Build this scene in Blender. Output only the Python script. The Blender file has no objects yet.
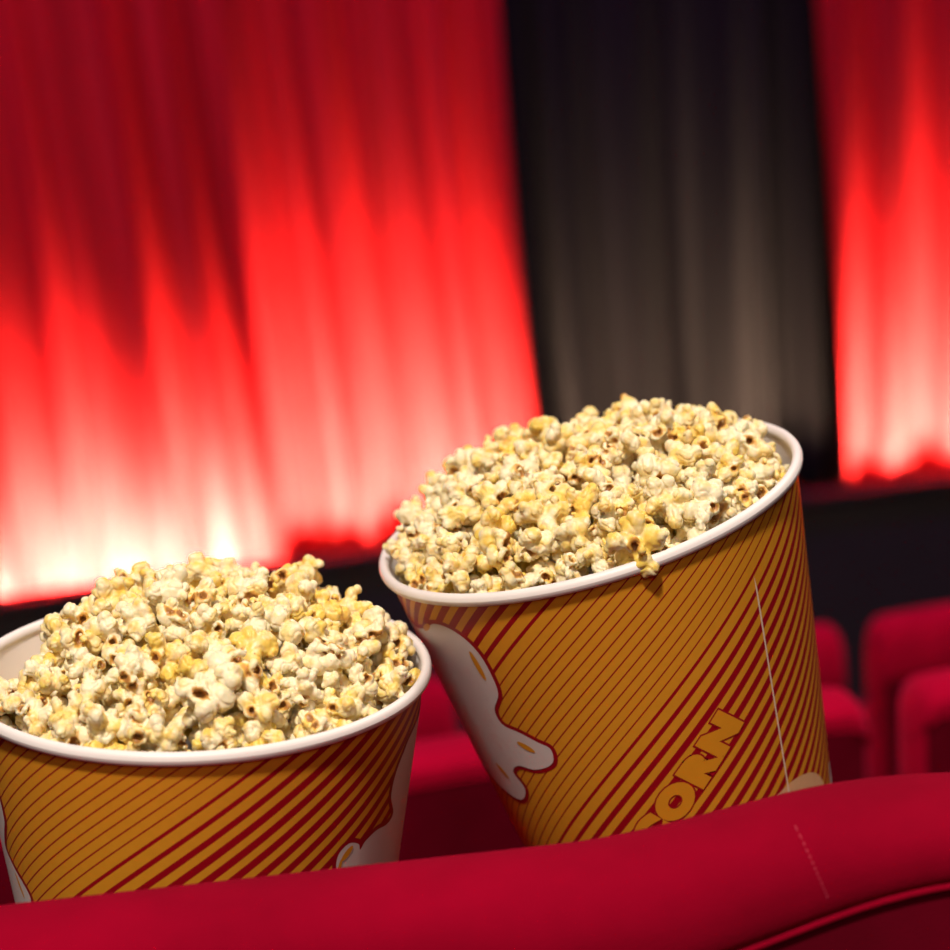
import bpy, bmesh, math, random
from mathutils import Vector, Matrix, noise, Euler
from mathutils.bvhtree import BVHTree
import numpy as np

# ------------------------------------------------------------------ camera, light, exposure
SC = bpy.context.scene
COL = SC.collection
random.seed(11)
PITCH, ROLL = math.radians(11.5), math.radians(5.5)
CAM_POS = Vector((0, 0, 1.35))
FWD = Vector((0, math.cos(PITCH), -math.sin(PITCH)))
U0 = Vector((0, math.sin(PITCH), math.cos(PITCH)))
RIGHT = math.cos(ROLL) * Vector((1, 0, 0)) - math.sin(ROLL) * U0
UP = math.sin(ROLL) * Vector((1, 0, 0)) + math.cos(ROLL) * U0
cd = bpy.data.cameras.new('camera')
cam = bpy.data.objects.new('camera', cd)
COL.objects.link(cam)
M3 = Matrix((RIGHT, UP, -FWD)).transposed()
cam.matrix_world = Matrix.Translation(CAM_POS) @ M3.to_4x4()
cd.sensor_width = 36
cd.lens = 2000 / 950 * 36
cd.clip_start = .02
cd.dof.use_dof = True
cd.dof.focus_distance = .872
cd.dof.aperture_fstop = 6.3
SC.camera = cam
SC.view_settings.view_transform = 'Standard'
SC.view_settings.look = 'None'
SC.view_settings.gamma = 1
SC.view_settings.use_curve_mapping = False
SC.view_settings.exposure = 0.0

world = bpy.data.worlds.new('hall_ambient')
SC.world = world
world.use_nodes = True
world.node_tree.nodes['Background'].inputs[0].default_value = (1.0, .72, .74, 1)
world.node_tree.nodes['Background'].inputs[1].default_value = .035

def area_light(name, loc, target, size, watts, color):
    l = bpy.data.lights.new(name, 'AREA')
    l.shape = 'DISK'; l.size = size; l.energy = watts; l.color = color
    o = bpy.data.objects.new(name, l); COL.objects.link(o)
    o.location = loc
    o.rotation_euler = (Vector(target) - Vector(loc)).to_track_quat('-Z', 'Y').to_euler()
    return o
KEY_W, FILL_W, FOOT_W = 72, 14, 225.0
area_light('downlight_or_fill', (-.22, -.50, 3.15), (0, .9, 1.1), .22, KEY_W, (1, .88, .76))
area_light('downlight_or_fill', (1.5, 1.9, 3.0), (0, 1.3, .7), .5, FILL_W * 2, (1, .85, .75))  # added fill above the seat rows, not a known fitting
area_light('downlight_or_fill', (.2, -1.6, 2.6), (0, .9, 1.0), .9, FILL_W, (1, .86, .78))  # added frontal fill to lift the dark shadows, no such lamp known

# added magenta wash, no such lamp known, deepening the crimson of the upper curtains
wl = bpy.data.lights.new('added_curtain_wash', 'AREA'); wl.shape = 'RECTANGLE'; wl.size = 7; wl.size_y = .3; wl.energy = 32; wl.color = (.75, .08, 2.2)
wo = bpy.data.objects.new('added_curtain_wash', wl); COL.objects.link(wo); wo.location = (.4, 4.0, 3.9)
wo.rotation_euler = (Vector((.1, 6.0, .9)) - wo.location).to_track_quat('-Z', 'Y').to_euler()

# ------------------------------------------------------------------ material helpers
def mat(name):
    m = bpy.data.materials.new(name); m.use_nodes = True
    nt = m.node_tree
    return m, nt, nt.nodes['Principled BSDF']

def nd(nt, typ, **kw):
    n = nt.nodes.new(typ)
    for k, v in kw.items():
        setattr(n, k, v)
    return n

def math_n(nt, op, a, b=None, c=None, clamp=False):
    n = nd(nt, 'ShaderNodeMath', operation=op); n.use_clamp = clamp
    for i, v in enumerate((a, b, c)):
        if v is None: continue
        if isinstance(v, (int, float)): n.inputs[i].default_value = v
        else: nt.links.new(v, n.inputs[i])
    return n.outputs[0]

def mix_c(nt, fac, a, b, blend='MIX'):
    n = nd(nt, 'ShaderNodeMix', data_type='RGBA', blend_type=blend)
    for i, v in ((0, fac), (6, a), (7, b)):
        if isinstance(v, (int, float)): n.inputs[i].default_value = v
        elif isinstance(v, tuple): n.inputs[i].default_value = (*v, 1)
        else: nt.links.new(v, n.inputs[i])
    return n.outputs[2]

def noise_n(nt, scale, detail=3, coord='Object', rough=.5):
    tc = nd(nt, 'ShaderNodeTexCoord')
    n = nd(nt, 'ShaderNodeTexNoise'); n.inputs['Scale'].default_value = scale
    n.inputs['Detail'].default_value = detail; n.inputs['Roughness'].default_value = rough
    nt.links.new(tc.outputs[coord], n.inputs['Vector'])
    return n.outputs['Fac']

def ramp(nt, fac, lo, hi, a=0., b=1.):
    n = nd(nt, 'ShaderNodeMapRange'); n.inputs[1].default_value = lo; n.inputs[2].default_value = hi
    n.inputs[3].default_value = a; n.inputs[4].default_value = b
    nt.links.new(fac, n.inputs[0]); return n.outputs[0]

def bump(nt, b, h, strength, dist):
    n = nd(nt, 'ShaderNodeBump'); n.inputs['Strength'].default_value = strength; n.inputs['Distance'].default_value = dist
    nt.links.new(h, n.inputs['Height']); nt.links.new(n.outputs[0], b.inputs['Normal'])

def flat_mat(name, color, rough=.6, scale=40, vary=.12, metallic=0):
    m, nt, b = mat(name)
    f = noise_n(nt, scale)
    c = mix_c(nt, f, tuple(x * (1 - vary) for x in color), tuple(min(1, x * (1 + vary)) for x in color))
    nt.links.new(c, b.inputs['Base Color']); b.inputs['Roughness'].default_value = rough
    b.inputs['Metallic'].default_value = metallic
    return m

def velvet(name, color, sheen=.35, tint=(1, .12, .2)):
    m, nt, b = mat(name)
    big = noise_n(nt, 9, 4, rough=.6); fine = noise_n(nt, 900, 2)
    c = mix_c(nt, ramp(nt, big, .35, .65), tuple(x * .82 for x in color), tuple(x * 1.12 for x in color))
    nt.links.new(c, b.inputs['Base Color'])
    b.inputs['Roughness'].default_value = .95
    b.inputs['Specular IOR Level'].default_value = .04
    b.inputs['Sheen Weight'].default_value = sheen
    b.inputs['Sheen Roughness'].default_value = .45
    b.inputs['Sheen Tint'].default_value = (*tint, 1)
    bump(nt, b, fine, .35, .0006)
    return m

M_VELVET = velvet('red_velvet_upholstery', (.25, .0003, .014), .10, (1, .04, .15))
M_VELVET2 = velvet('red_seat_plush', (.46, .001, .028), .3, (1, .06, .18))
M_MAROON = velvet('maroon_back_panel_cloth', (.11, .0004, .008), .1, (1, .05, .15))
M_THREAD = flat_mat('pink_thread', (.55, .04, .09), .7)
M_PLASTIC = flat_mat('black_plastic', (.012, .010, .010), .45)
M_METAL = flat_mat('dark_steel', (.03, .03, .032), .4, metallic=.7)
M_CARPET = flat_mat('dark_carpet', (.03, .008, .010), .95, 200, .4)
M_STAGE = flat_mat('black_stage_paint', (.026, .015, .016), .75, 6, .3)
M_WALL = flat_mat('dark_wall_fabric', (.05, .012, .015), .9, 30, .3)
M_WHITE = flat_mat('white_paperboard', (.84, .78, .76), .45, 60, .03)
M_SEAM = flat_mat('bare_paper_edge', (.78, .62, .50), .6)

def curtain_mat(name, color, sheen):
    m, nt, b = mat(name)
    tc = nd(nt, 'ShaderNodeTexCoord'); mp = nd(nt, 'ShaderNodeMapping'); mp.inputs['Scale'].default_value = (14, 14, .6)
    n = nd(nt, 'ShaderNodeTexNoise'); n.inputs['Scale'].default_value = 1; n.inputs['Detail'].default_value = 3
    nt.links.new(tc.outputs['Object'], mp.inputs[0]); nt.links.new(mp.outputs[0], n.inputs['Vector'])
    c = mix_c(nt, ramp(nt, n.outputs['Fac'], .3, .7), tuple(x * .75 for x in color), tuple(x * 1.15 for x in color))
    nt.links.new(c, b.inputs['Base Color'])
    b.inputs['Roughness'].default_value = .9; b.inputs['Specular IOR Level'].default_value = .1
    b.inputs['Sheen Weight'].default_value = sheen; b.inputs['Sheen Tint'].default_value = (*[min(1, x * 1.2) for x in color], 1)
    return m
M_CURT = curtain_mat('red_stage_curtain_cloth', (.80, .0185, .024), .03)
M_BLACKC = curtain_mat('black_masking_cloth', (.017, .011, .0125), .1)

def lens_mat():
    m, nt, b = mat('lit_lamp_lens')
    b.inputs['Base Color'].default_value = (.9, .85, .7, 1)
    b.inputs['Emission Color'].default_value = (1, .86, .62, 1); b.inputs['Emission Strength'].default_value = 12
    return m
M_LENS = lens_mat()

def print_mat(name, qc):
    """Yellow paper with diagonal red stripes; UV = (degrees + 90, height in mm) / 100."""
    m, nt, b = mat(name)
    uv = nd(nt, 'ShaderNodeUVMap', uv_map='print')
    s = nd(nt, 'ShaderNodeSeparateXYZ'); nt.links.new(uv.outputs[0], s.inputs[0])
    d = math_n(nt, 'MULTIPLY', s.outputs[0], 100.); h = math_n(nt, 'MULTIPLY', s.outputs[1], 100.)
    slope = math_n(nt, 'MULTIPLY_ADD', d, -.0017, 1.29)
    q = math_n(nt, 'SUBTRACT', h, math_n(nt, 'MULTIPLY', d, slope))
    q = math_n(nt, 'ADD', q, math_n(nt, 'MULTIPLY', noise_n(nt, 3, 0), .2))
    t = math_n(nt, 'ABSOLUTE', math_n(nt, 'SUBTRACT', q, qc))
    thin = math_n(nt, 'MINIMUM', t, 41.)
    thick = math_n(nt, 'MAXIMUM', math_n(nt, 'SUBTRACT', t, 41.), 0.)
    w = math_n(nt, 'ADD', math_n(nt, 'DIVIDE', thin, 5.9), math_n(nt, 'DIVIDE', thick, 8.9))
    fr = math_n(nt, 'ABSOLUTE', math_n(nt, 'SUBTRACT', math_n(nt, 'FRACT', w), .5))
    idx = math_n(nt, 'FLOOR', w)
    half = ramp(nt, idx, 6.0, 10.0, .075, .255)
    mask = math_n(nt, 'LESS_THAN', fr, half)
    paper = noise_n(nt, 260, 4)
    yel = mix_c(nt, paper, (.62, .255, .014), (.70, .300, .020))
    red = mix_c(nt, paper, (.28, .0012, .007), (.33, .0018, .010))
    nt.links.new(mix_c(nt, mask, yel, red), b.inputs['Base Color'])
    b.inputs['Roughness'].default_value = .42
    b.inputs['Specular IOR Level'].default_value = .4
    bump(nt, b, paper, .12, .0003)
    return m
M_PRINT_R = print_mat('striped_print', -30.5)
M_PRINT_L = print_mat('striped_print', 13.)
M_INK_W = flat_mat('white_ink', (.66, .58, .56), .45, 60, .03)
M_INK_Y = flat_mat('yellow_ink', (.68, .27, .014), .42, 200, .05)
M_INK_R = flat_mat('red_ink', (.30, .0015, .009), .42, 200, .05)

def popcorn_mat():
    m, nt, b = mat('popcorn')
    oi = nd(nt, 'ShaderNodeObjectInfo')
    col = nd(nt, 'ShaderNodeSeparateColor'); nt.links.new(oi.outputs['Color'], col.inputs[0])
    at = nd(nt, 'ShaderNodeAttribute', attribute_name='hull')
    tc = nd(nt, 'ShaderNodeTexCoord')
    def ns(scale, detail=3):
        n = nd(nt, 'ShaderNodeTexNoise', noise_dimensions='4D'); n.inputs['Scale'].default_value = scale; n.inputs['Detail'].default_value = detail
        nt.links.new(tc.outputs['Object'], n.inputs['Vector']); nt.links.new(math_n(nt, 'MULTIPLY', oi.outputs['Random'], 37.), n.inputs['W'])
        return n.outputs['Fac']
    butter = math_n(nt, 'ADD', ramp(nt, ns(150, 2), .38, .64, -.50, .55), col.outputs[0], clamp=True)
    butter = math_n(nt, 'ADD', butter, math_n(nt, 'MULTIPLY', at.outputs['Fac'], 1.5), clamp=True)
    base = mix_c(nt, butter, (.89, .79, .54), (.84, .60, .12))
    toast = math_n(nt, 'MULTIPLY', ramp(nt, ns(210, 4), .52, .70), math_n(nt, 'ADD', col.outputs[1], .25, clamp=True), clamp=True)
    base = mix_c(nt, math_n(nt, 'MULTIPLY', toast, .65), base, (.74, .36, .07))
    fleck = ramp(nt, ns(420, 1), .76, .80)
    base = mix_c(nt, math_n(nt, 'MULTIPLY', fleck, .7), base, (.30, .10, .02))
    ring = ramp(nt, at.outputs['Fac'], .12, .45)
    core = ramp(nt, at.outputs['Fac'], .5, .85)
    base = mix_c(nt, math_n(nt, 'MULTIPLY', ring, .8), base, (.60, .27, .055))
    base = mix_c(nt, math_n(nt, 'MULTIPLY', core, .85), base, (.30, .12, .032))
    nt.links.new(base, b.inputs['Base Color'])
    b.inputs['Roughness'].default_value = .38
    b.inputs['Specular IOR Level'].default_value = .45
    b.inputs['Subsurface Weight'].default_value = .35
    b.inputs['Subsurface Radius'].default_value = (1, .75, .35)
    b.inputs['Subsurface Scale'].default_value = .0025
    bump(nt, b, ns(900, 4), .35, .0006)
    return m
M_CORN = popcorn_mat()

# ------------------------------------------------------------------ mesh helpers
def tag(o, label=None, cat=None, group=None, kind=None):
    for k, v in (('label', label), ('category', cat), ('group', group), ('kind', kind)):
        if v: o[k] = v
    return o

def link_mesh(name, me, parent=None, mats=()):
    o = bpy.data.objects.new(name, me); COL.objects.link(o)
    for m in mats: me.materials.append(m)
    if parent: o.parent = parent
    return o

def obj(name, bm, m, parent=None, smooth=True):
    me = bpy.data.meshes.new(name); bm.to_mesh(me); bm.free()
    if smooth:
        for p in me.polygons: p.use_smooth = True
    return link_mesh(name, me, parent, m if isinstance(m, (list, tuple)) else [m])

def empty(name, loc=(0, 0, 0), rz=0):
    o = bpy.data.objects.new(name, None); COL.objects.link(o); o.location = loc; o.rotation_euler = (0, 0, rz)
    o.empty_display_size = .05
    return o

def grid(bm, rows, closed_u=False, closed_v=False):
    """rows: list of lists of points -> quads."""
    vs = [[bm.verts.new(p) for p in r] for r in rows]
    R_, C_ = len(vs), len(vs[0])
    for i in range(R_ if closed_v else R_ - 1):
        for j in range(C_ if closed_u else C_ - 1):
            try: bm.faces.new((vs[i][j], vs[i][(j + 1) % C_], vs[(i + 1) % R_][(j + 1) % C_], vs[(i + 1) % R_][j]))
            except ValueError: pass
    return vs

def box(bm, c, s, bev=0, rot=None):
    r = bmesh.ops.create_cube(bm, size=1)
    vs = r['verts']
    for v in vs:
        v.co = Vector((v.co.x * s[0], v.co.y * s[1], v.co.z * s[2]))
    if bev:
        es = list({e for v in vs for e in v.link_edges})
        g = bmesh.ops.bevel(bm, geom=es, offset=bev, segments=3, affect='EDGES', profile=.6)
        vs = list({v for f in g['faces'] for v in f.verts} | {v for v in vs if v.is_valid})
    mm = Matrix.Translation(Vector(c)) @ (rot.to_matrix().to_4x4() if rot else Matrix())
    for v in vs: v.co = mm @ v.co
    return vs

def smoothstep(a, b, x):
    t = max(0, min(1, (x - a) / (b - a))); return t * t * (3 - 2 * t)

# ------------------------------------------------------------------ the hall (structure)
PSI = math.radians(8.5)
TV = Vector((math.cos(PSI), math.sin(PSI), 0)); NV = Vector((-math.sin(PSI), math.cos(PSI), 0))
CP = Vector((0, 5.84, 0))
def cpt(s, n, z): return CP + TV * s + NV * n + Vector((0, 0, z))      # s along the curtain, n behind it

def struct(name, bm, m, smooth=False):
    o = obj(name, bm, m, smooth=smooth); o['kind'] = 'structure'; return o

bm = bmesh.new(); box(bm, (0, -.15, .17), (12, .94, .10)); box(bm, (0, .93, -.30), (12, 1.2, .6 - .1))
box(bm, (0, 1.98, -.53), (12, .9, .5)); box(bm, (0, 4.0, -.78), (12, 3.2, .5))
struct('floor', bm, M_CARPET)
bm = bmesh.new(); box(bm, (0, 2.3, 5.05), (12, 11, .1)); struct('ceiling', bm, M_WALL)
bm = bmesh.new(); box(bm, (-6.05, 2.3, 2), (.1, 11, 6.2)); struct('wall_left', bm, M_WALL)
bm = bmesh.new(); box(bm, (6.05, 2.3, 2), (.1, 11, 6.2)); struct('wall_right', bm, M_WALL)
bm = bmesh.new(); box(bm, cpt(0, .75, 2), (13, .1, 6.2), rot=Euler((0, 0, PSI))); struct('wall_front', bm, M_WALL)
bm = bmesh.new(); box(bm, (0, -3.2, 2), (12, .1, 6.2)); struct('wall_back', bm, M_WALL)
# black stage: deck, front face and the raised lip that hides the footlights
LIP_N, LIP_Z = -.46, .092
bm = bmesh.new()
rz = Euler((0, 0, PSI))
box(bm, cpt(0, .12, -.57), (12, 1.16, .84), rot=rz)
box(bm, cpt(0, LIP_N - .02, -.48), (12, .04, 1.02 + 2 * (LIP_Z - .03) + .0), .004, rot=rz)
box(bm, cpt(0, LIP_N - .03, LIP_Z - .012), (12, .09, .024), .006, rot=rz)
st = struct('trim_1', bm, M_STAGE)
# unseen baffle added to mask the beams low on the cloth, lower at left
bm = bmesh.new()
box(bm, cpt(-2.62, -.19, -.135), (4.0, .012, .05), .002, rot=rz)
box(bm, cpt(2.70, -.19, -.10), (6.6, .012, .12), .002, rot=rz)
struct('added_beam_baffle', bm, M_STAGE)

# ------------------------------------------------------------------ curtains
def curtain(name, s0, s1, n0, z0, z1, seed, m, amp=.045, per=.16, edge_n=0.):
    rnd = random.Random(seed)
    comps = [(amp * rnd.uniform(.5, 1) / k ** .9, 2 * math.pi / per * f, rnd.uniform(0, 6.28)) for k, f in ((1, .42), (1.2, .73), (1.5, 1.0), (2.0, 1.62), (3.2, 2.5))]
    cols = int((s1 - s0) / .012); rows = 26
    pts = []
    for i in range(rows + 1):
        z = z0 + (z1 - z0) * i / rows
        hem = 1 + .25 * (1 - i / rows)
        r = []
        for j in range(cols + 1):
            s = s0 + (s1 - s0) * j / cols
            ss = s + .03 * math.sin(z * 1.3 + s * 2.1)
            n = sum(a * math.sin(k * ss + p + .25 * math.sin(z * .9 + a * 90)) for a, k, p in comps) * hem
            r.append(cpt(s, n0 + n, z))
        pts.append(r)
    bm = bmesh.new(); grid(bm, pts)
    o = obj(name, bm, m)
    md = o.modifiers.new('cloth', 'SOLIDIFY'); md.thickness = .004
    return o
c1 = curtain('stage_curtain', -3.6, -.60, -.07, -.13, 4.6, 3, M_CURT, .04, .15)
tag(c1, 'left red pleated curtain panel, glowing brightest at its foot behind the left bucket', 'curtain')
c2 = curtain('stage_curtain', -.66, .20, .05, -.13, 4.6, 8, M_CURT, .034, .13)
tag(c2, 'red pleated curtain panel between the left curtain and the black one', 'curtain')
c3 = curtain('masking_curtain', .14, 1.20, .22, -.13, 4.6, 21, M_BLACKC, .035, .20)
tag(c3, 'black pleated curtain panel between red curtains, behind the right bucket', 'curtain')
c4 = curtain('stage_curtain', 1.147, 3.9, .02, -.13, 4.6, 5, M_CURT, .03, .17)
tag(c4, 'red pleated curtain panel at the right edge, beyond the black curtain', 'curtain')

ORD = ['zeroth', 'first', 'second', 'third', 'fourth', 'fifth', 'sixth', 'seventh', 'eighth', 'ninth', 'tenth', 'eleventh', 'twelfth', 'thirteenth', 'fourteenth',
       'fifteenth', 'sixteenth', 'seventeenth', 'eighteenth', 'nineteenth', 'twentieth', 'twenty-first', 'twenty-second', 'twenty-third', 'twenty-fourth', 'twenty-fifth', 'twenty-sixth']
# footlights on the stage floor behind the lip
def make_footlight():
    t = empty('footlight')
    bm = bmesh.new()
    prof = [(.0, 0), (.030, 0), (.034, .004), (.034, .05), (.030, .052), (.028, .046), (.0, .046)]
    grid(bm, [[(r * math.cos(a), r * math.sin(a), z) for a in [k * math.pi / 12 for k in range(24)]] for r, z in prof[1:-1]], closed_u=True)
    ho = obj('housing', bm, M_METAL, t)
    bm = bmesh.new(); bmesh.ops.create_circle(bm, cap_ends=True, segments=24, radius=.028)
    for v in bm.verts: v.co.z = .047 + .003 * (1 - (v.co.x ** 2 + v.co.y ** 2) / .028 ** 2)
    obj('lens', bm, M_LENS, t)
    return t
FOOT = [(-3.3, 1), (-3.0, 1), (-2.7, 1), (-2.4, 1), (-2.1, 1), (-1.85, 1), (-1.6, 1.4), (-1.36, 1.4), (-1.10, 1.9), (-.80, 2.1), (-.46, 1.2), (-.20, 1.2), (.04, 1.0),
        (.64, .28), (.92, .42), (1.30, 1.4), (1.55, 1.2), (1.85, 1), (2.15, 1), (2.5, 1), (2.9, 1)]
proto = make_footlight()
for i, (s, k) in enumerate(FOOT):
    if i == 0: t = proto
    else:
        t = proto.copy(); COL.objects.link(t)
        for ch in proto.children:
            if ch.type == 'MESH':
                c = ch.copy(); COL.objects.link(c); c.parent = t
    n = -.30
    t.location = cpt(s, n, -.15); t.rotation_euler = (math.radians(-18), 0, PSI)
    tag(t, f'small round footlight behind the stage lip, {ORD[i + 1]} from the left end of the curtain', 'lamp', 'footlights along the curtain')
for i, (s, k) in enumerate(FOOT):
    l = bpy.data.lights.new('footlight_beam', 'SPOT'); l.energy = FOOT_W * k; l.color = (1, .86, .52)
    l.spot_size = math.radians(94); l.spot_blend = 1.0; l.shadow_soft_size = .03
    lo = bpy.data.objects.new('footlight_beam', l); COL.objects.link(lo)
    p = cpt(s, -.30, -.095)
    lo.location = p
    lo.rotation_euler = (cpt(s, 0, .105) - p).to_track_quat('-Z', 'Y').to_euler()

# ------------------------------------------------------------------ seats
def crest_default(x, hw):
    e = abs(x) / hw
    return .008 * (1 - e * e) - .032 * max(0, (e - .90) / .10) ** 2.4

def backrest_rows(hw, crest, height, thick, roll, n=56):
    """Cross-sections across the width; origin at the crest centre, -y towards the camera."""
    prof = [(-math.cos(math.pi * k / 24) * thick / 2, -.038 + .038 * math.sin(math.pi * k / 24) ** .85) for k in range(25)]
    back = [(-thick / 2 + .000, -.046), (-thick / 2 + .0015, -.050), (-thick / 2 + .005, -.0535), (-thick / 2 + .006, -.058), (-thick / 2 + .006, -.25), (-thick / 2 + .006, -height + .02), (-thick / 2 + .02, -height)]
    front = [(thick / 2 + .001, -.06), (thick / 2 + .006, -.15), (thick / 2 + .012, -.35), (thick / 2 + .008, -height + .02), (thick / 2 - .01, -height)]
    prof = back[::-1] + prof + front
    rows = []
    for i in range(n + 1):
        e = -1 + 2 * i / n
        e = math.copysign(1 - (1 - abs(e)) ** 1.35, e)
        x = e * hw; g = roll(x)
        k = 1 - max(0, (abs(e) - .93) / .07) ** 2.4 * .75
        cz = crest(x, hw)
        rows.append([Vector((x, y * k, cz * (1 if dz > -.3 else .4) + (dz * g if dz > -.1 else dz))) for (y, dz) in prof])
    return rows

def make_seat(hw=.262, crest=crest_default, height=.62, thick=.075, m=M_VELVET2, name='cinema_seat', top=.98, recline=.12, squab=True, roll=lambda x: .8):
    """Origin on the floor under the crest. Faces +y (the stage)."""
    t = empty(name)
    bm = bmesh.new()
    rows = backrest_rows(hw, crest, height, thick, roll)
    grid(bm, rows)
    for r in (rows[0], rows[-1]):
        vs = [bm.verts.new(p) for p in r]
        bm.faces.new(vs)
    bmesh.ops.remove_doubles(bm, verts=bm.verts, dist=1e-5)
    bmesh.ops.recalc_face_normals(bm, faces=bm.faces)
    lean = lambda v: Vector((v.x, v.y - v.z * recline * .8, v.z + top))
    for v in bm.verts: v.co = lean(v.co)
    b = obj('backrest', bm, m, t)
    # upholstered rear panel tucked under the roll
    bm = bmesh.new(); pr = []
    for i in range(41):
        x = (-1 + 2 * i / 40) * hw * .955; g = roll(x); cz = crest(x, hw); e = .0 if 0 < i < 40 else .006
        y0 = -thick / 2
        pr.append([lean(Vector((x, y, z))) for y, z in ((y0 + .0065, cz - .0535 * g), (y0 + .002 + e, cz - .0545 * g), (y0 + .001 + e, cz - .060 * g), (y0 + .001 + e, -.2), (y0 + .001 + e, -height + .03), (y0 + .006 + e, -height + .02), (y0 + .0065, -height + .02))])
    grid(bm, pr); bmesh.ops.recalc_face_normals(bm, faces=bm.faces)
    if sum(f.normal.y for f in bm.faces) > 0: bmesh.ops.reverse_faces(bm, faces=bm.faces)
    obj('back_panel', bm, M_MAROON, t)['label'] = 'darker maroon back panel'
    bm = bmesh.new(); pr = []
    for i in range(61):
        x = (-1 + 2 * i / 60) * hw * .95; c = lean(Vector((x, -thick / 2 + .0002, crest(x, hw) - .0525 * roll(x))))
        pr.append([c + Vector((0, .0014 * math.cos(a), .0014 * math.sin(a))) for a in [k * math.pi / 4 for k in range(8)]])
    grid(bm, pr, closed_u=True); bmesh.ops.recalc_face_normals(bm, faces=bm.faces)
    obj('piping', bm, m, t)
    # tipped-up seat cushion
    if squab:
        bm = bmesh.new(); box(bm, (0, .19, .56), (2 * hw - .05, .13, .42), .035, Euler((-.10, 0, 0))); obj('seat_cushion', bm, m, t)
    for s in ((1,) if squab else (-1, 1)):
        bm = bmesh.new(); box(bm, (s * (hw + .017), .22, .62), (.030, .34, .035), .010); obj('armrest', bm, M_PLASTIC, t)
        bm = bmesh.new(); box(bm, (s * (hw + .017), .16, .30), (.02, .20, .60), .006); box(bm, (s * (hw + .017), .16, .01), (.030, .3, .02), .004); obj('leg', bm, M_METAL, t)
    return t

def copy_tree(o, parent=None):
    c = o.copy(); COL.objects.link(c); c.parent = parent
    for ch in o.children: copy_tree(ch, c)
    return c

def crest_front(x, hw):                      # the nearest seat: rises towards its right corner
    wx = x + SEAT_X
    z = .0025 + .0125 * smoothstep(.02, .14, wx) - .003 * smoothstep(.145, .2, wx)
    e = abs(x) / hw
    return z - .05 * max(0, (e - .86) / .14) ** 2.2
def roll_front(x): return .80 - .31 * smoothstep(.05, .19, x + SEAT_X)
SEAT_X, SEAT_Y = -.065, .722
HW0 = .288
seat0 = make_seat(HW0, crest_front, .62, .072, M_VELVET, top=1.049, recline=.10, squab=False, roll=roll_front)
seat0.location = (SEAT_X, SEAT_Y, 0); seat0.rotation_euler = (0, 0, math.radians(2))
tag(seat0, 'red velvet cinema seat back in the foreground, in front of both popcorn buckets', 'seat')
back0 = [c for c in seat0.children if c.name.startswith('backrest')][0]

# stitched seam on the roll of the nearest seat
bm = bmesh.new()
bpy.context.view_layer.update()
bv = BVHTree.FromObject(back0, bpy.context.evaluated_depsgraph_get())
def on_back(x, z):
    h = bv.ray_cast(Vector((x, -1, z)), Vector((0, 1, 0)))
    return h[0], h[1]
xs = .174
prev = None
for k in range(26):
    tt = k / 25
    p, nrm = on_back(xs - .002 + .007 * tt, 1.0590 - .022 * tt)
    if p is None: continue
    if k % 2 == 0: prev = (p, nrm)
    elif prev:
        a, b_ = prev[0] + prev[1] * .0003, p + nrm * .0003
        d = (b_ - a).normalized(); side = d.cross(nrm).normalized() * .00018
        v = [bm.verts.new(q) for q in (a - side, b_ - side, b_ + side, a + side)]
        w = [bm.verts.new(q + nrm * .00025) for q in (a - side * .6, b_ - side * .6, b_ + side * .6, a + side * .6)]
        bm.faces.new(w)
        for i in range(4): bm.faces.new((v[i], v[(i + 1) % 4], w[(i + 1) % 4], w[i]))
sm_ = obj('stitching', bm, M_THREAD, seat0); sm_['label'] = 'pale pink stitching line'

# the tipped-up cushion of that seat, its padded top pressed down where the buckets stand
BK = {
 'L': dict(c=Vector((-.132148, .869936, 1.097057)), x=Vector((.995786, 0, -.091712)), y=Vector((.005824, .997982, .063235)), a=Vector((.091527, -.063502, .993776))),
 'R': dict(c=Vector((.052334, .937260, 1.140057)), x=Vector((.980240, 0, .197812)), y=Vector((-.017499, .996080, .086714)), a=Vector((-.197037, -.088462, .976397))),
}
H = .222; RW = .102; TA = math.tan(.14); RR = .105
def base_pt(k): return BK[k]['c'] - BK[k]['a'] * H
def cushion_z(x, y):
    zs = []
    for k in 'LR':
        b = base_pt(k); a = BK[k]['a']
        zs.append((b.z - (a.x * (x - b.x) + a.y * (y - b.y)) / a.z, x - b.x))
    t = smoothstep(-.062, .005, x)
    return zs[0][0] * (1 - t) + zs[1][0] * t - .0004
bm = bmesh.new()
X0, X1, Y0, Y1 = SEAT_X - .262, SEAT_X + .262, .79, 1.075
NX, NY = 50, 30
top = []; 
for j in range(NY + 1):
    r = []
    for i in range(NX + 1):
        x = X0 + (X1 - X0) * i / NX; y = Y0 + (Y1 - Y0) * j / NY
        ex = min(i, NX - i) / 3; ey = min(j, NY - j) / 3
        dr = .018 * (max(0, 1 - ex) ** 2 + max(0, 1 - ey) ** 2)
        xc = max(-.24, min(.17, x)); yc = max(.79, min(1.05, y))
        r.append(Vector((x, y, cushion_z(xc, yc) - dr)))
    top.append(r)
vs = grid(bm, top)
loop = [vs[0][i] for i in range(NX + 1)] + [vs[j][NX] for j in range(1, NY + 1)] + [vs[NY][i] for i in range(NX - 1, -1, -1)] + [vs[j][0] for j in range(NY - 1, 0, -1)]
low = [bm.verts.new((v.co.x, v.co.y, .44)) for v in loop]
for i in range(len(loop)):
    bm.faces.new((loop[i], loop[(i + 1) % len(loop)], low[(i + 1) % len(loop)], low[i]))
bm.faces.new(low)
bmesh.ops.recalc_face_normals(bm, faces=bm.faces)
cu = obj('seat_cushion', bm, M_VELVET, seat0); cu.matrix_parent_inverse = Matrix.Rotation(-math.radians(2), 4, 'Z') @ Matrix.Translation((-SEAT_X, -SEAT_Y, 0))

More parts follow.
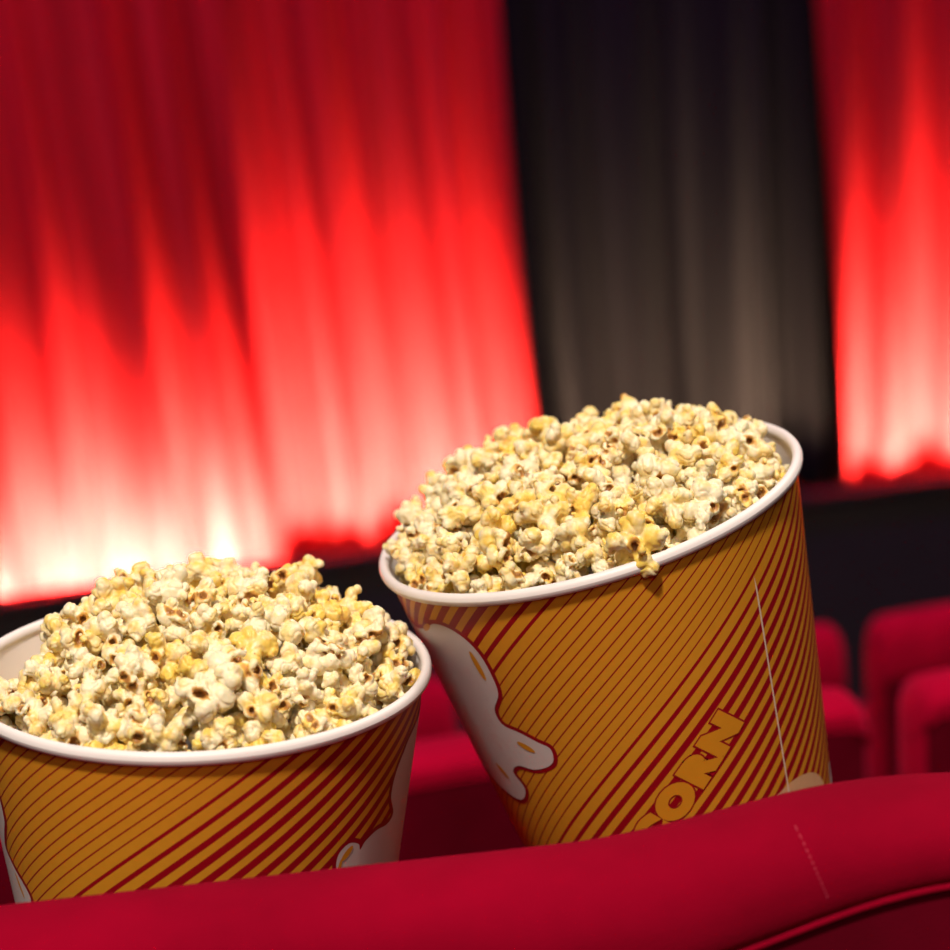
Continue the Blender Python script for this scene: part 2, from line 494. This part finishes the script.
# rows further down
RPSI = math.radians(7.5)
def row_pt(d, s): return Vector((s * math.cos(RPSI), d + s * math.sin(RPSI), 0))
rowseat = make_seat(roll=lambda x: .52)
first = True
def add_row(d, gap_s, crest_z, side_label, count, start):
    global first
    for k in range(count):
        s = gap_s + (k + start + .5) * .56
        t = rowseat if first else copy_tree(rowseat); first = False
        p = row_pt(d, s)
        t.location = (p.x, p.y, crest_z - .992); t.rotation_euler = (0, 0, RPSI)
        yield k, t
R1 = ['red plush seat of the next row down, seen blurred left of the left bucket',
      'blurred red plush seat back of the next row, seen between and behind the buckets',
      'blurred red plush seat of the next row, nearest to the right edge']
for k, t in add_row(1.72, .36, .768, R1, 3, -2): tag(t, R1[k], 'seat', 'red seats of the next row down')
R2 = ['blurred red seat of the lower row, hidden far left', 'blurred red seat of the lower row behind the left bucket',
      'blurred red seat of the lower row, its top seen between the buckets', 'blurred red seat of the lower row, just right of the right bucket',
      'blurred red seat of the lower row touching the right edge of the picture']
rowseat = make_seat(roll=lambda x: 1.55); first = True
for k, t in add_row(2.66, .52, .545, R2, 5, -3): tag(t, R2[k], 'seat', 'red seats of the lower row')

# ------------------------------------------------------------------ buckets
def lathe(prof, n=160):
    bm = bmesh.new()
    grid(bm, [[(r * math.cos(2 * math.pi * k / n), r * math.sin(2 * math.pi * k / n), z) for k in range(n)] for r, z in prof], closed_u=True)
    return bm

def on_wall(deg, hmm, off=0.):
    """point on the bucket wall, bucket coordinates (origin at the base centre, z up the axis)"""
    h = hmm / 1000; a = math.radians(deg); r = RW + h * TA + off
    return Vector((r * math.cos(a), r * math.sin(a), H + h))

def decal(name, m, parent, me_flat, off):
    """me_flat: flat bmesh with x = degrees, y = mm; sliced and wrapped on to the wall."""
    xs_ = [v.co.x for v in me_flat.verts]; lo, hi = min(xs_), max(xs_)
    x = math.ceil(lo / 2.5) * 2.5
    while x < hi:
        bmesh.ops.bisect_plane(me_flat, geom=me_flat.verts[:] + me_flat.edges[:] + me_flat.faces[:], plane_co=(x + .0137, 0, 0), plane_no=(1, 0, 0), dist=1e-5)
        x += 2.5
    bmesh.ops.triangulate(me_flat, faces=me_flat.faces)
    for v in me_flat.verts: v.co = on_wall(v.co.x, v.co.y, off)
    bmesh.ops.recalc_face_normals(me_flat, faces=me_flat.faces)
    c = Vector((0, 0, 0))
    if me_flat.faces and sum(f.normal.dot(Vector((f.calc_center_median().x, f.calc_center_median().y, 0))) for f in me_flat.faces) < 0:
        bmesh.ops.reverse_faces(me_flat, faces=me_flat.faces)
    return obj(name, me_flat, m, parent)

def blob(pts, grow=0., n=6):
    """closed Catmull-Rom through (deg, mm) points, grown outward by mm; returns flat bmesh."""
    P = [Vector((p[0] * 1.6, p[1])) for p in pts]; N_ = len(P); out = []
    for i in range(N_):
        a, b_, c, d = P[i - 1], P[i], P[(i + 1) % N_], P[(i + 2) % N_]
        for k in range(n):
            t = k / n
            out.append(.5 * ((2 * b_) + (-a + c) * t + (2 * a - 5 * b_ + 4 * c - d) * t * t + (-a + 3 * b_ - 3 * c + d) * t ** 3))
    if grow:
        A = sum(out[i].x * out[(i + 1) % len(out)].y - out[(i + 1) % len(out)].x * out[i].y for i in range(len(out)))
        s = 1 if A > 0 else -1; q = []
        for i in range(len(out)):
            tg = (out[(i + 1) % len(out)] - out[i - 1]).normalized()
            q.append(out[i] + Vector((tg.y, -tg.x)) * grow * s)
        out = q
    bm = bmesh.new(); bm.faces.new([bm.verts.new((p.x / 1.6, p.y, 0)) for p in out]); return bm

def make_bucket(key, label, m_print, patches, seam_deg):
    B = BK[key]
    t = empty('popcorn_bucket'); t.matrix_world = Matrix.Translation(base_pt(key)) @ Matrix((B['x'], B['y'], B['a'])).transposed().to_4x4()
    tag(t, label, 'popcorn bucket')
    # printed wall with UV for the stripes, white inside
    n = 180; rows = 24
    bm = bmesh.new(); uvl = bm.loops.layers.uv.new('print')
    vv = [[bm.verts.new(on_wall(90 + 360 * k / n, -H * 1000 * (1 - j / rows))) for k in range(n)] for j in range(rows + 1)]
    for j in range(rows):
        for k in range(n):
            f = bm.faces.new((vv[j][k], vv[j][(k + 1) % n], vv[j + 1][(k + 1) % n], vv[j + 1][k]))
            degs = (90 + 360 * k / n, 90 + 360 * (k + 1) / n)
            for lp, (dg, jj) in zip(f.loops, ((degs[0], j), (degs[1], j), (degs[1], j + 1), (degs[0], j + 1))):
                lp[uvl].uv = ((dg - 360 + 90) / 100, -H * 1000 * (1 - jj / rows) / 100)
    w = obj('wall', bm, m_print, t); w['label'] = 'yellow wall printed with diagonal red stripes'
    ri = lambda z: RW - .0007 + (z - H) * TA
    bm = lathe([(.001, .0065), (ri(.006), .0065), (ri(.02), .02), (ri(.1), .1), (ri(H), H)])
    obj('lining', bm, M_WHITE, t)['label'] = 'white inside of the bucket'
    bm = lathe([(ri(0), 0), (ri(0) - .002, .0), (ri(0) - .002, .005), (.001, .005)])
    obj('base', bm, M_WHITE, t)
    rr = .0031
    bm = lathe([(RW + .0000 + rr * .8 * math.cos(a) + .0004, H + rr * math.sin(a) - .001) for a in [2 * math.pi * k / 14 for k in range(15)]], 200)
    obj('rim', bm, M_WHITE, t)['label'] = 'rolled white rim'
    if seam_deg is not None:
        bm = bmesh.new(); bm.faces.new([bm.verts.new((seam_deg + d, h, 0)) for d, h in ((-.33, -H * 1000 + 2), (.33, -H * 1000 + 2), (.33, -36), (-.22, -30))])
        decal('seam', M_SEAM, t, bm, .00035)['label'] = 'pale glued seam line'
    for pts, dabs in patches:
        a = decal('printed_patch', M_INK_R, t, blob(pts, 2.2), .00012); a['label'] = 'white popped corn shape outlined in red'
        decal('white_fill', M_INK_W, a, blob(pts), .00026)
        for db in dabs: decal('butter_mark', M_INK_Y, a, blob(db), .0004)
    return t

def dab(cx, cy, l, w, ang):
    """small rounded stroke; l and w in mm"""
    out = []
    for k in range(10):
        a = 2 * math.pi * k / 10; x, y = l / 2 * math.cos(a), w / 2 * math.sin(a)
        out.append((cx + (x * math.cos(ang) - y * math.sin(ang)) / 1.6, cy + x * math.sin(ang) + y * math.cos(ang)))
    return out

PATCH_R = [(-153, -21), (-147, -16.5), (-141, -17), (-136, -22), (-133, -30), (-132, -40), (-132.5, -52), (-137, -62), (-136.5, -70), (-131, -74), (-126, -79), (-122.5, -83),
           (-124, -91), (-131, -95), (-138, -94), (-142, -99), (-140, -108), (-145, -116), (-154, -114), (-166, -108), (-178, -112), (-196, -104), (-205, -80), (-200, -52), (-188, -34), (-172, -22), (-162, -24)]
bR = make_bucket('R', 'right tilted popcorn bucket striped red and yellow with white rim', M_PRINT_R,
    [(PATCH_R, [dab(-135.5, -37, 16, 3.2, -1.45), dab(-131, -82, 10, 3.2, -.55), dab(-152, -20, 10, 3, .5), dab(-148, -100, 10, 3, -.9)])], -51.2)
PATCH_L1 = [(-152, -30), (-148, -38), (-147.5, -50), (-151, -60), (-153, -68), (-148.5, -74), (-143.5, -79), (-140.5, -85), (-144, -92), (-156, -100), (-180, -104), (-200, -90), (-204, -60), (-190, -36), (-168, -26)]
PATCH_L2 = [(-14, -22), (-20, -28), (-24, -36), (-25, -46), (-22, -56), (-25.5, -59), (-31, -58), (-36, -60), (-38, -63), (-39, -59.5), (-43, -57), (-46.5, -61), (-46, -70), (-40, -82), (-30, -96), (-10, -104), (12, -100), (30, -80), (34, -50), (22, -26), (4, -18)]
bL = make_bucket('L', 'left popcorn bucket striped red and yellow with white rim, cut by picture edge', M_PRINT_L,
    [(PATCH_L1, [dab(-146.5, -82, 12, 2.2, -1.1)]), (PATCH_L2, [dab(-43.2, -61.5, 8, 3.4, .7), dab(-45.6, -67, 8, 2, 1.4)])], None)

# pale half disc printed near the foot of the right bucket and small white mark at its side
bm = bmesh.new(); bm.free()
def ell(cx, cy, l, w, ang): return blob(dab(cx, cy, l, w, ang))
d = decal('printed_disc', flat_mat('cream_ink', (.74, .42, .22), .5, 200, .1), bR, ell(-45, -160, 60, 38, -.3), .00012); d['label'] = 'pale cream printed shape at the foot'
d = decal('printed_mark', M_INK_W, bR, ell(-14, -166, 10, 18, .0), .00012); d['label'] = 'small white printed mark'

# lettering along the stripes on the right bucket
def lettering():
    cu = bpy.data.curves.new('letters', 'FONT'); cu.body = 'POPCORN'; cu.size = 1; cu.align_x = 'RIGHT'; cu.space_character = 1.22
    cu.resolution_u = 5
    def flat(offset):
        cu.offset = offset
        o = bpy.data.objects.new('tmp', cu); COL.objects.link(o)
        bpy.context.view_layer.update()
        dg = bpy.context.evaluated_depsgraph_get(); me = bpy.data.meshes.new_from_object(o.evaluated_get(dg))
        bpy.data.objects.remove(o)
        b = bmesh.new(); b.from_mesh(me); bpy.data.meshes.remove(me)
        bmesh.ops.dissolve_limit(b, angle_limit=.01, verts=b.verts, edges=b.edges)
        # flat text units -> mm along / across the stripe -> (deg, mm)
        S = 17.5; ang = math.radians(42); ca, sa = math.cos(ang), math.sin(ang)
        ox, oy = -64.9, -94.6
        for v in b.verts:
            x, y = v.co.x * S * 1.34, v.co.y * S * 1.09
            v.co = Vector((ox + (x * ca - y * sa) / 1.53, oy + x * sa + y * ca, 0))
        return b
    a = decal('lettering', M_INK_R, bR, flat(.135), .00016); a['label'] = 'letters outlined in dark red'
    decal('letter_fill', M_INK_Y, a, flat(.098), .0003)['label'] = 'yellow letter faces'
lettering()

# ------------------------------------------------------------------ popcorn
def make_kernel(seed, voxel, nl, spread, rl, wings=0, cups=1):
    rnd = random.Random(seed)
    def rdir():
        while True:
            v = Vector((rnd.uniform(-1, 1), rnd.uniform(-1, 1), rnd.uniform(-1, 1)))
            if .1 < v.length < 1: return v.normalized()
    bm = bmesh.new()
    def sph(c, r, sq=None):
        q = bmesh.ops.create_icosphere(bm, subdivisions=2, radius=r)
        if sq:
            d_, k = sq
            for v in q['verts']: v.co += d_ * (v.co.dot(d_)) * (k - 1)
        for v in q['verts']: v.co += c
    hull_dir = Vector((0, 0, -1))
    sph(Vector((0, 0, 0)), .0046)
    dirs = []
    for k in range(nl):
        for _ in range(60):
            d_ = rdir()
            if d_.dot(hull_dir) < .78 and all(d_.dot(e) < .72 for e in dirs): break
        dirs.append(d_)
        r = rnd.uniform(*rl); L = rnd.uniform(*spread)
        sph(d_ * L, r, (rdir(), rnd.uniform(.6, .95)))
        if rnd.random() < .65:
            e = (d_ + rdir() * .8).normalized(); sph(d_ * L + e * r * .8, r * rnd.uniform(.55, .8))
        if rnd.random() < .45:
            e = (d_ + rdir() * 1.1).normalized(); sph(d_ * L + e * r * .9, r * rnd.uniform(.35, .55))
    # curled shell round the hull cup
    cupc = []
    for k in range(cups):
        hd = (hull_dir + rdir() * .5 * k).normalized()
        if k: hd = dirs[k] * .6 + hull_dir * .5; hd.normalize()
        c0 = hd * rnd.uniform(.0048, .0062); R_ = rnd.uniform(.0024, .0034)
        ax = hd.orthogonal().normalized(); ay = hd.cross(ax)
        arc = rnd.uniform(4.2, 6.2)
        for j in range(14):
            a = arc * j / 14
            rr_ = .0013 + .0004 * math.sin(a * 2 + seed)
            sph(c0 + (ax * math.cos(a) * R_ + ay * math.sin(a) * R_ * .8) + hd * (.0008 + .0006 * math.sin(a * 3 + seed)), rr_)
        cupc.append((c0, hd, R_))
    me = bpy.data.meshes.new('k'); bm.to_mesh(me); bm.free()
    o = bpy.data.objects.new('k', me); COL.objects.link(o)
    md = o.modifiers.new('r', 'REMESH'); md.mode = 'VOXEL'; md.voxel_size = voxel
    sm = o.modifiers.new('s', 'SMOOTH'); sm.iterations = 1; sm.factor = .4
    dg = bpy.context.evaluated_depsgraph_get()
    out = bpy.data.meshes.new_from_object(o.evaluated_get(dg))
    bpy.data.objects.remove(o); bpy.data.meshes.remove(me)
    att = out.attributes.new('hull', 'FLOAT', 'POINT')
    off = Vector((seed * 3.7, seed * 1.3, 0))
    vals = []
    nrm = [v.normal.copy() for v in out.vertices]
    for v, nn in zip(out.vertices, nrm):
        p = v.co.copy()
        f = noise.noise(p * 300 + off) * .00045 + noise.noise(p * 800 + off) * .00018
        # wrinkles
        f -= max(0, .12 - abs(noise.noise(p * 170 + off * 2))) * .0055
        h = 0
        for c0, hd, R_ in cupc:
            rel = p - c0; pl = rel - hd * rel.dot(hd); dd = pl.length * (1 + .55 * noise.noise(p * 420 + off)) * (1 + .45 * abs(pl.normalized().x))
            if rel.dot(hd) > -.0030:
                h = max(h, 1 - max(0, dd - R_ * .45) / (R_ * .75))
                if dd < R_ * .75 and rel.dot(hd) < .0012: f -= .0016 * (1 - dd / (R_ * .75))
        v.co = p + nn * f
        vals.append(max(0, min(1, h)))
    att.data.foreach_set('value', vals)
    for p in out.polygons: p.use_smooth = True
    out.materials.append(M_CORN)
    out.name = 'popcorn_kernel'
    return out

KSPEC = []
for s in range(20):
    rnd = random.Random(900 + s)
    nl = rnd.choice([4, 5, 6, 7])
    big = s % 5 == 0
    KSPEC.append((nl, (.0046, .0068) if not big else (.0056, .0084), (.0034, .0051) if not big else (.0040, .0058), 1 if s % 3 else 2))
KERN = [make_kernel(s, .00055, nl, sp, rl, cups=cp) for s, (nl, sp, rl, cp) in enumerate(KSPEC)]
KLOW = [make_kernel(s + 50, .0010, nl, sp, rl, cups=cp) for s, (nl, sp, rl, cp) in enumerate(KSPEC[:7])]

def mound(key, x, y):
    r = math.hypot(x, y) / .098
    if key == 'L':
        z = .037 * (1 - r ** 2.1) + .004 * noise.noise(Vector((x * 30, y * 30, 2)))
        g = math.exp(-(((x + .088) / .030) ** 2 + ((y - .030) / .045) ** 2)); z -= .030 * g
        g = math.exp(-(((x + .090) / .03) ** 2 + ((y + .03) / .04) ** 2)); z -= .010 * g
    else:
        z = .028 * (1 - r ** 3.0) * (1 - .12 * x / .098) + .003 * noise.noise(Vector((x * 30, y * 30, 7)))
        g = math.exp(-(((x - .093) / .016) ** 2 + ((y + .005) / .035) ** 2)); z -= .008 * g
        z += .006 * math.exp(-(((x + .05) / .03) ** 2 + ((y - .05) / .03) ** 2))
    return z - .003

class P: pass
pieces = []
def rand_rot(rnd, up=None, bias=0.):
    # popped side outward: the hull (-z of the kernel) mostly inward, sometimes facing out
    q = Euler((rnd.uniform(0, 6.28), rnd.uniform(0, 6.28), rnd.uniform(0, 6.28))).to_quaternion()
    return q
def tint(rnd):
    u = rnd.random()
    if u < .16: return (.04, .0, 'white')
    if u < .50: return (.30, .25, 'cream')
    if u < .84: return (.52, .35, 'pale yellow')
    return (.82, .75, 'golden')
SPECIAL = {  # (x, y, extra height, kernel, scale, tint, hull towards camera, text)
 'R': [(.0135, -.0965, .0100, 2, 1.25, (.75, 1.0, 'golden'), True, 'browned popcorn piece hanging over the front of the white rim of the right bucket'),
       (.034, -.057, .004, 5, 1.15, (.02, 0, 'white'), True, None),
       (.048, -.073, .003, 10, 1.05, (.02, 0, 'white'), False, None),
       (-.032, .060, .006, 7, .95, (.45, .3, 'pale yellow'), False, None)],
 'L': [(.0425, .052, .012, 3, 1.05, (.55, .2, 'pale yellow'), False, 'knobbly popcorn piece standing up highest on the right side of the left mound'),
       (-.0640, .018, .010, 1, .95, (.30, .5, 'cream'), False, 'round cream popcorn ball by the bare back rim of the left bucket'),
       (.0253, -.066, .006, 15, 1.25, (.0, 0, 'white'), False, 'large white butterfly popcorn piece at the front middle of the left mound'),
       (.0095, -.080, .006, 5, 1.15, (.0, 0, 'white'), False, 'bright white popcorn piece just above the front rim of the left bucket'),
       (-.012, -.012, .004, 10, 1.15, (.05, 0, 'white'), False, 'wide white curled popcorn piece near the crown of the left mound'),
       (.062, -.040, .004, 0, 1.0, (.03, 0, 'white'), False, None)],
}
def to_world(key, v):
    B = BK[key]; return B['c'] + B['x'] * v.x + B['y'] * v.y + B['a'] * v.z
for key, seed in (('L', 5), ('R', 6)):
    rnd = random.Random(seed)
    own = []
    for (x, y, dz, kk, sc, tn, hull, txt) in SPECIAL[key]:
        p = P(); p.b = key; p.l = Vector((x, y, mound(key, x, y) + dz)); p.s = sc; p.k = kk; p.t = tn; p.layer = 0; p.txt = txt
        p.q = (CAM_POS - to_world(key, p.l)).rotation_difference(Vector((0, 0, 1))).inverted() if 0 else rand_rot(rnd)
        if hull: p.q = (CAM_POS - to_world(key, p.l)).to_track_quat('-Z', 'Y')
        own.append(p)
    for layer, (dist, drop, lim) in enumerate(((.0146, 0, .0935), (.0150, .0115, .0900), (.0175, .0235, .0860))):
        pts = [p.l for p in own if p.layer == layer] if layer == 0 else []
        tries = 0
        while tries < 26000:
            tries += 1
            r = lim * math.sqrt(rnd.random()); a = rnd.uniform(0, 2 * math.pi)
            x, y = r * math.cos(a), r * math.sin(a)
            v = Vector((x, y, mound(key, x, y) - drop + rnd.uniform(-.0035, .004)))
            if any((v - w).length < dist for w in pts): continue
            p = P(); p.b = key; p.l = v; p.k = rnd.randrange(len(KERN)); p.txt = None
            p.s = rnd.uniform(.85, 1.16); p.t = tint(rnd); p.q = rand_rot(rnd); p.layer = layer
            if rnd.random() < .20: p.q = (CAM_POS - to_world(key, v) + Vector((rnd.uniform(-.6, .6), rnd.uniform(-.5, .5), rnd.uniform(-.4, .6)))).to_track_quat('-Z', 'Y') @ Euler((0, 0, rnd.uniform(0, 6.28))).to_quaternion()
            if max(abs(x), abs(y)) > 0 and r > .088: p.s = min(p.s, .92)
            # keep inside the wall
            lim_r = .1013 + .14 * min(v.z, 0) - (.0098 if layer == 0 else .0125) * p.s
            if r > lim_r and v.z < .006:
                k = lim_r / r; v.x *= k; v.y *= k
            pts.append(v); own.append(p)
    pieces += own

# which pieces show largest from the camera: a small z-buffer of their spheres
W_ = 475; zb = np.full((W_, W_), 9.); ib = np.full((W_, W_), -1)
for i, p in enumerate(pieces):
    w = to_world(p.b, p.l); d = w - CAM_POS; z = d.dot(FWD)
    p.u = 475 + 2000 * d.dot(RIGHT) / z; p.v = 475 - 2000 * d.dot(UP) / z; p.z = z
    r = .0092 * p.s * 1000 / z
    cu_, cv_ = p.u / 2, p.v / 2
    u0, u1, v0, v1 = int(cu_ - r), int(cu_ + r) + 1, int(cv_ - r), int(cv_ + r) + 1
    if u1 < 0 or u0 >= W_ or v1 < 0 or v0 >= W_: continue
    u0, v0 = max(0, u0), max(0, v0); uu, vv_ = np.meshgrid(np.arange(u0, min(W_, u1)), np.arange(v0, min(W_, v1)))
    dd = r * r - (uu - cu_) ** 2 - (vv_ - cv_) ** 2
    zz = np.where(dd > 0, z - np.sqrt(np.maximum(dd, 0)) * z / 1000, 9.)
    sub = zb[vv_, uu]; m_ = zz < sub
    zb[vv_[m_], uu[m_]] = zz[m_]; ib[vv_[m_], uu[m_]] = i
cnt = np.bincount(ib[ib >= 0], minlength=len(pieces))
order = sorted([i for i in range(len(pieces)) if pieces[i].layer < 2], key=lambda i: -cnt[i] - (999 if pieces[i].txt else 0))
MAXN = 300
chosen = [pieces[i] for i in order[:MAXN] if cnt[i] > 3 or pieces[i].txt]
rest = [p for p in pieces if p not in chosen]
print('popcorn pieces', len(pieces), 'individual', len(chosen), 'visible', int((cnt > 8).sum()))

def p_matrix(p):
    return Matrix.Translation(to_world(p.b, p.l)) @ p.q.to_matrix().to_4x4() @ Matrix.Scale(p.s, 4)

for key, side in (('L', 'left'), ('R', 'right')):
    ps = [p for p in chosen if p.b == key]
    # tiers rise from the front rim in the direction square to the rim line
    sl = .0 if key == 'L' else math.tan(math.radians(-15))
    f = lambda p: p.v - sl * (p.u - (199 if key == 'L' else 587)) if key == 'R' else p.v
    ps.sort(key=lambda p: -f(p))
    nt_ = 11; size = math.ceil(len(ps) / nt_)
    for r in range(nt_):
        tier = sorted(ps[r * size:(r + 1) * size], key=lambda p: p.u)
        for j, p in enumerate(tier): p.tier, p.j = r + 1, j + 1
    for p in ps:
        hull = (p.q @ Vector((0, 0, -1))).dot((CAM_POS - to_world(key, p.l)).normalized()) > .72
        o = bpy.data.objects.new('popcorn', KERN[p.k]); COL.objects.link(o); o.matrix_world = p_matrix(p)
        o.color = (p.t[0], p.t[1], 0, 1)
        look = ('brown-hulled ' if hull else '') + p.t[2] + ' popcorn'
        tag(o, p.txt or f"{look}, {ORD[p.j]} from left in {ORD[p.tier]} row above the {side} bucket's front rim", 'popcorn', f'popcorn heaped in the {side} bucket')

bm = bmesh.new(); hl = bm.verts.layers.float.new('hull')
cache = []
for me in KLOW:
    vals = [0.] * len(me.vertices); me.attributes['hull'].data.foreach_get('value', vals)
    cache.append(([v.co.copy() for v in me.vertices], [tuple(p.vertices) for p in me.polygons], vals))
V, Fc, Hh = [], [], []
for p in rest:
    co, fs, vals = cache[p.k % len(cache)]; m_ = p_matrix(p); b0 = len(V)
    V += [tuple(m_ @ c) for c in co]; Fc += [tuple(i + b0 for i in f_) for f_ in fs]; Hh += vals
bm.free()
me = bpy.data.meshes.new('popcorn_filling'); me.from_pydata(V, [], Fc); me.update()
at = me.attributes.new('hull', 'FLOAT', 'POINT'); at.data.foreach_set('value', Hh)
for p in me.polygons: p.use_smooth = True
o = link_mesh('popcorn_filling', me, None, [M_CORN]); o.color = (.45, .3, 0, 1)
tag(o, 'remaining popcorn packed beneath and behind the top pieces in both buckets', 'popcorn', kind='stuff')
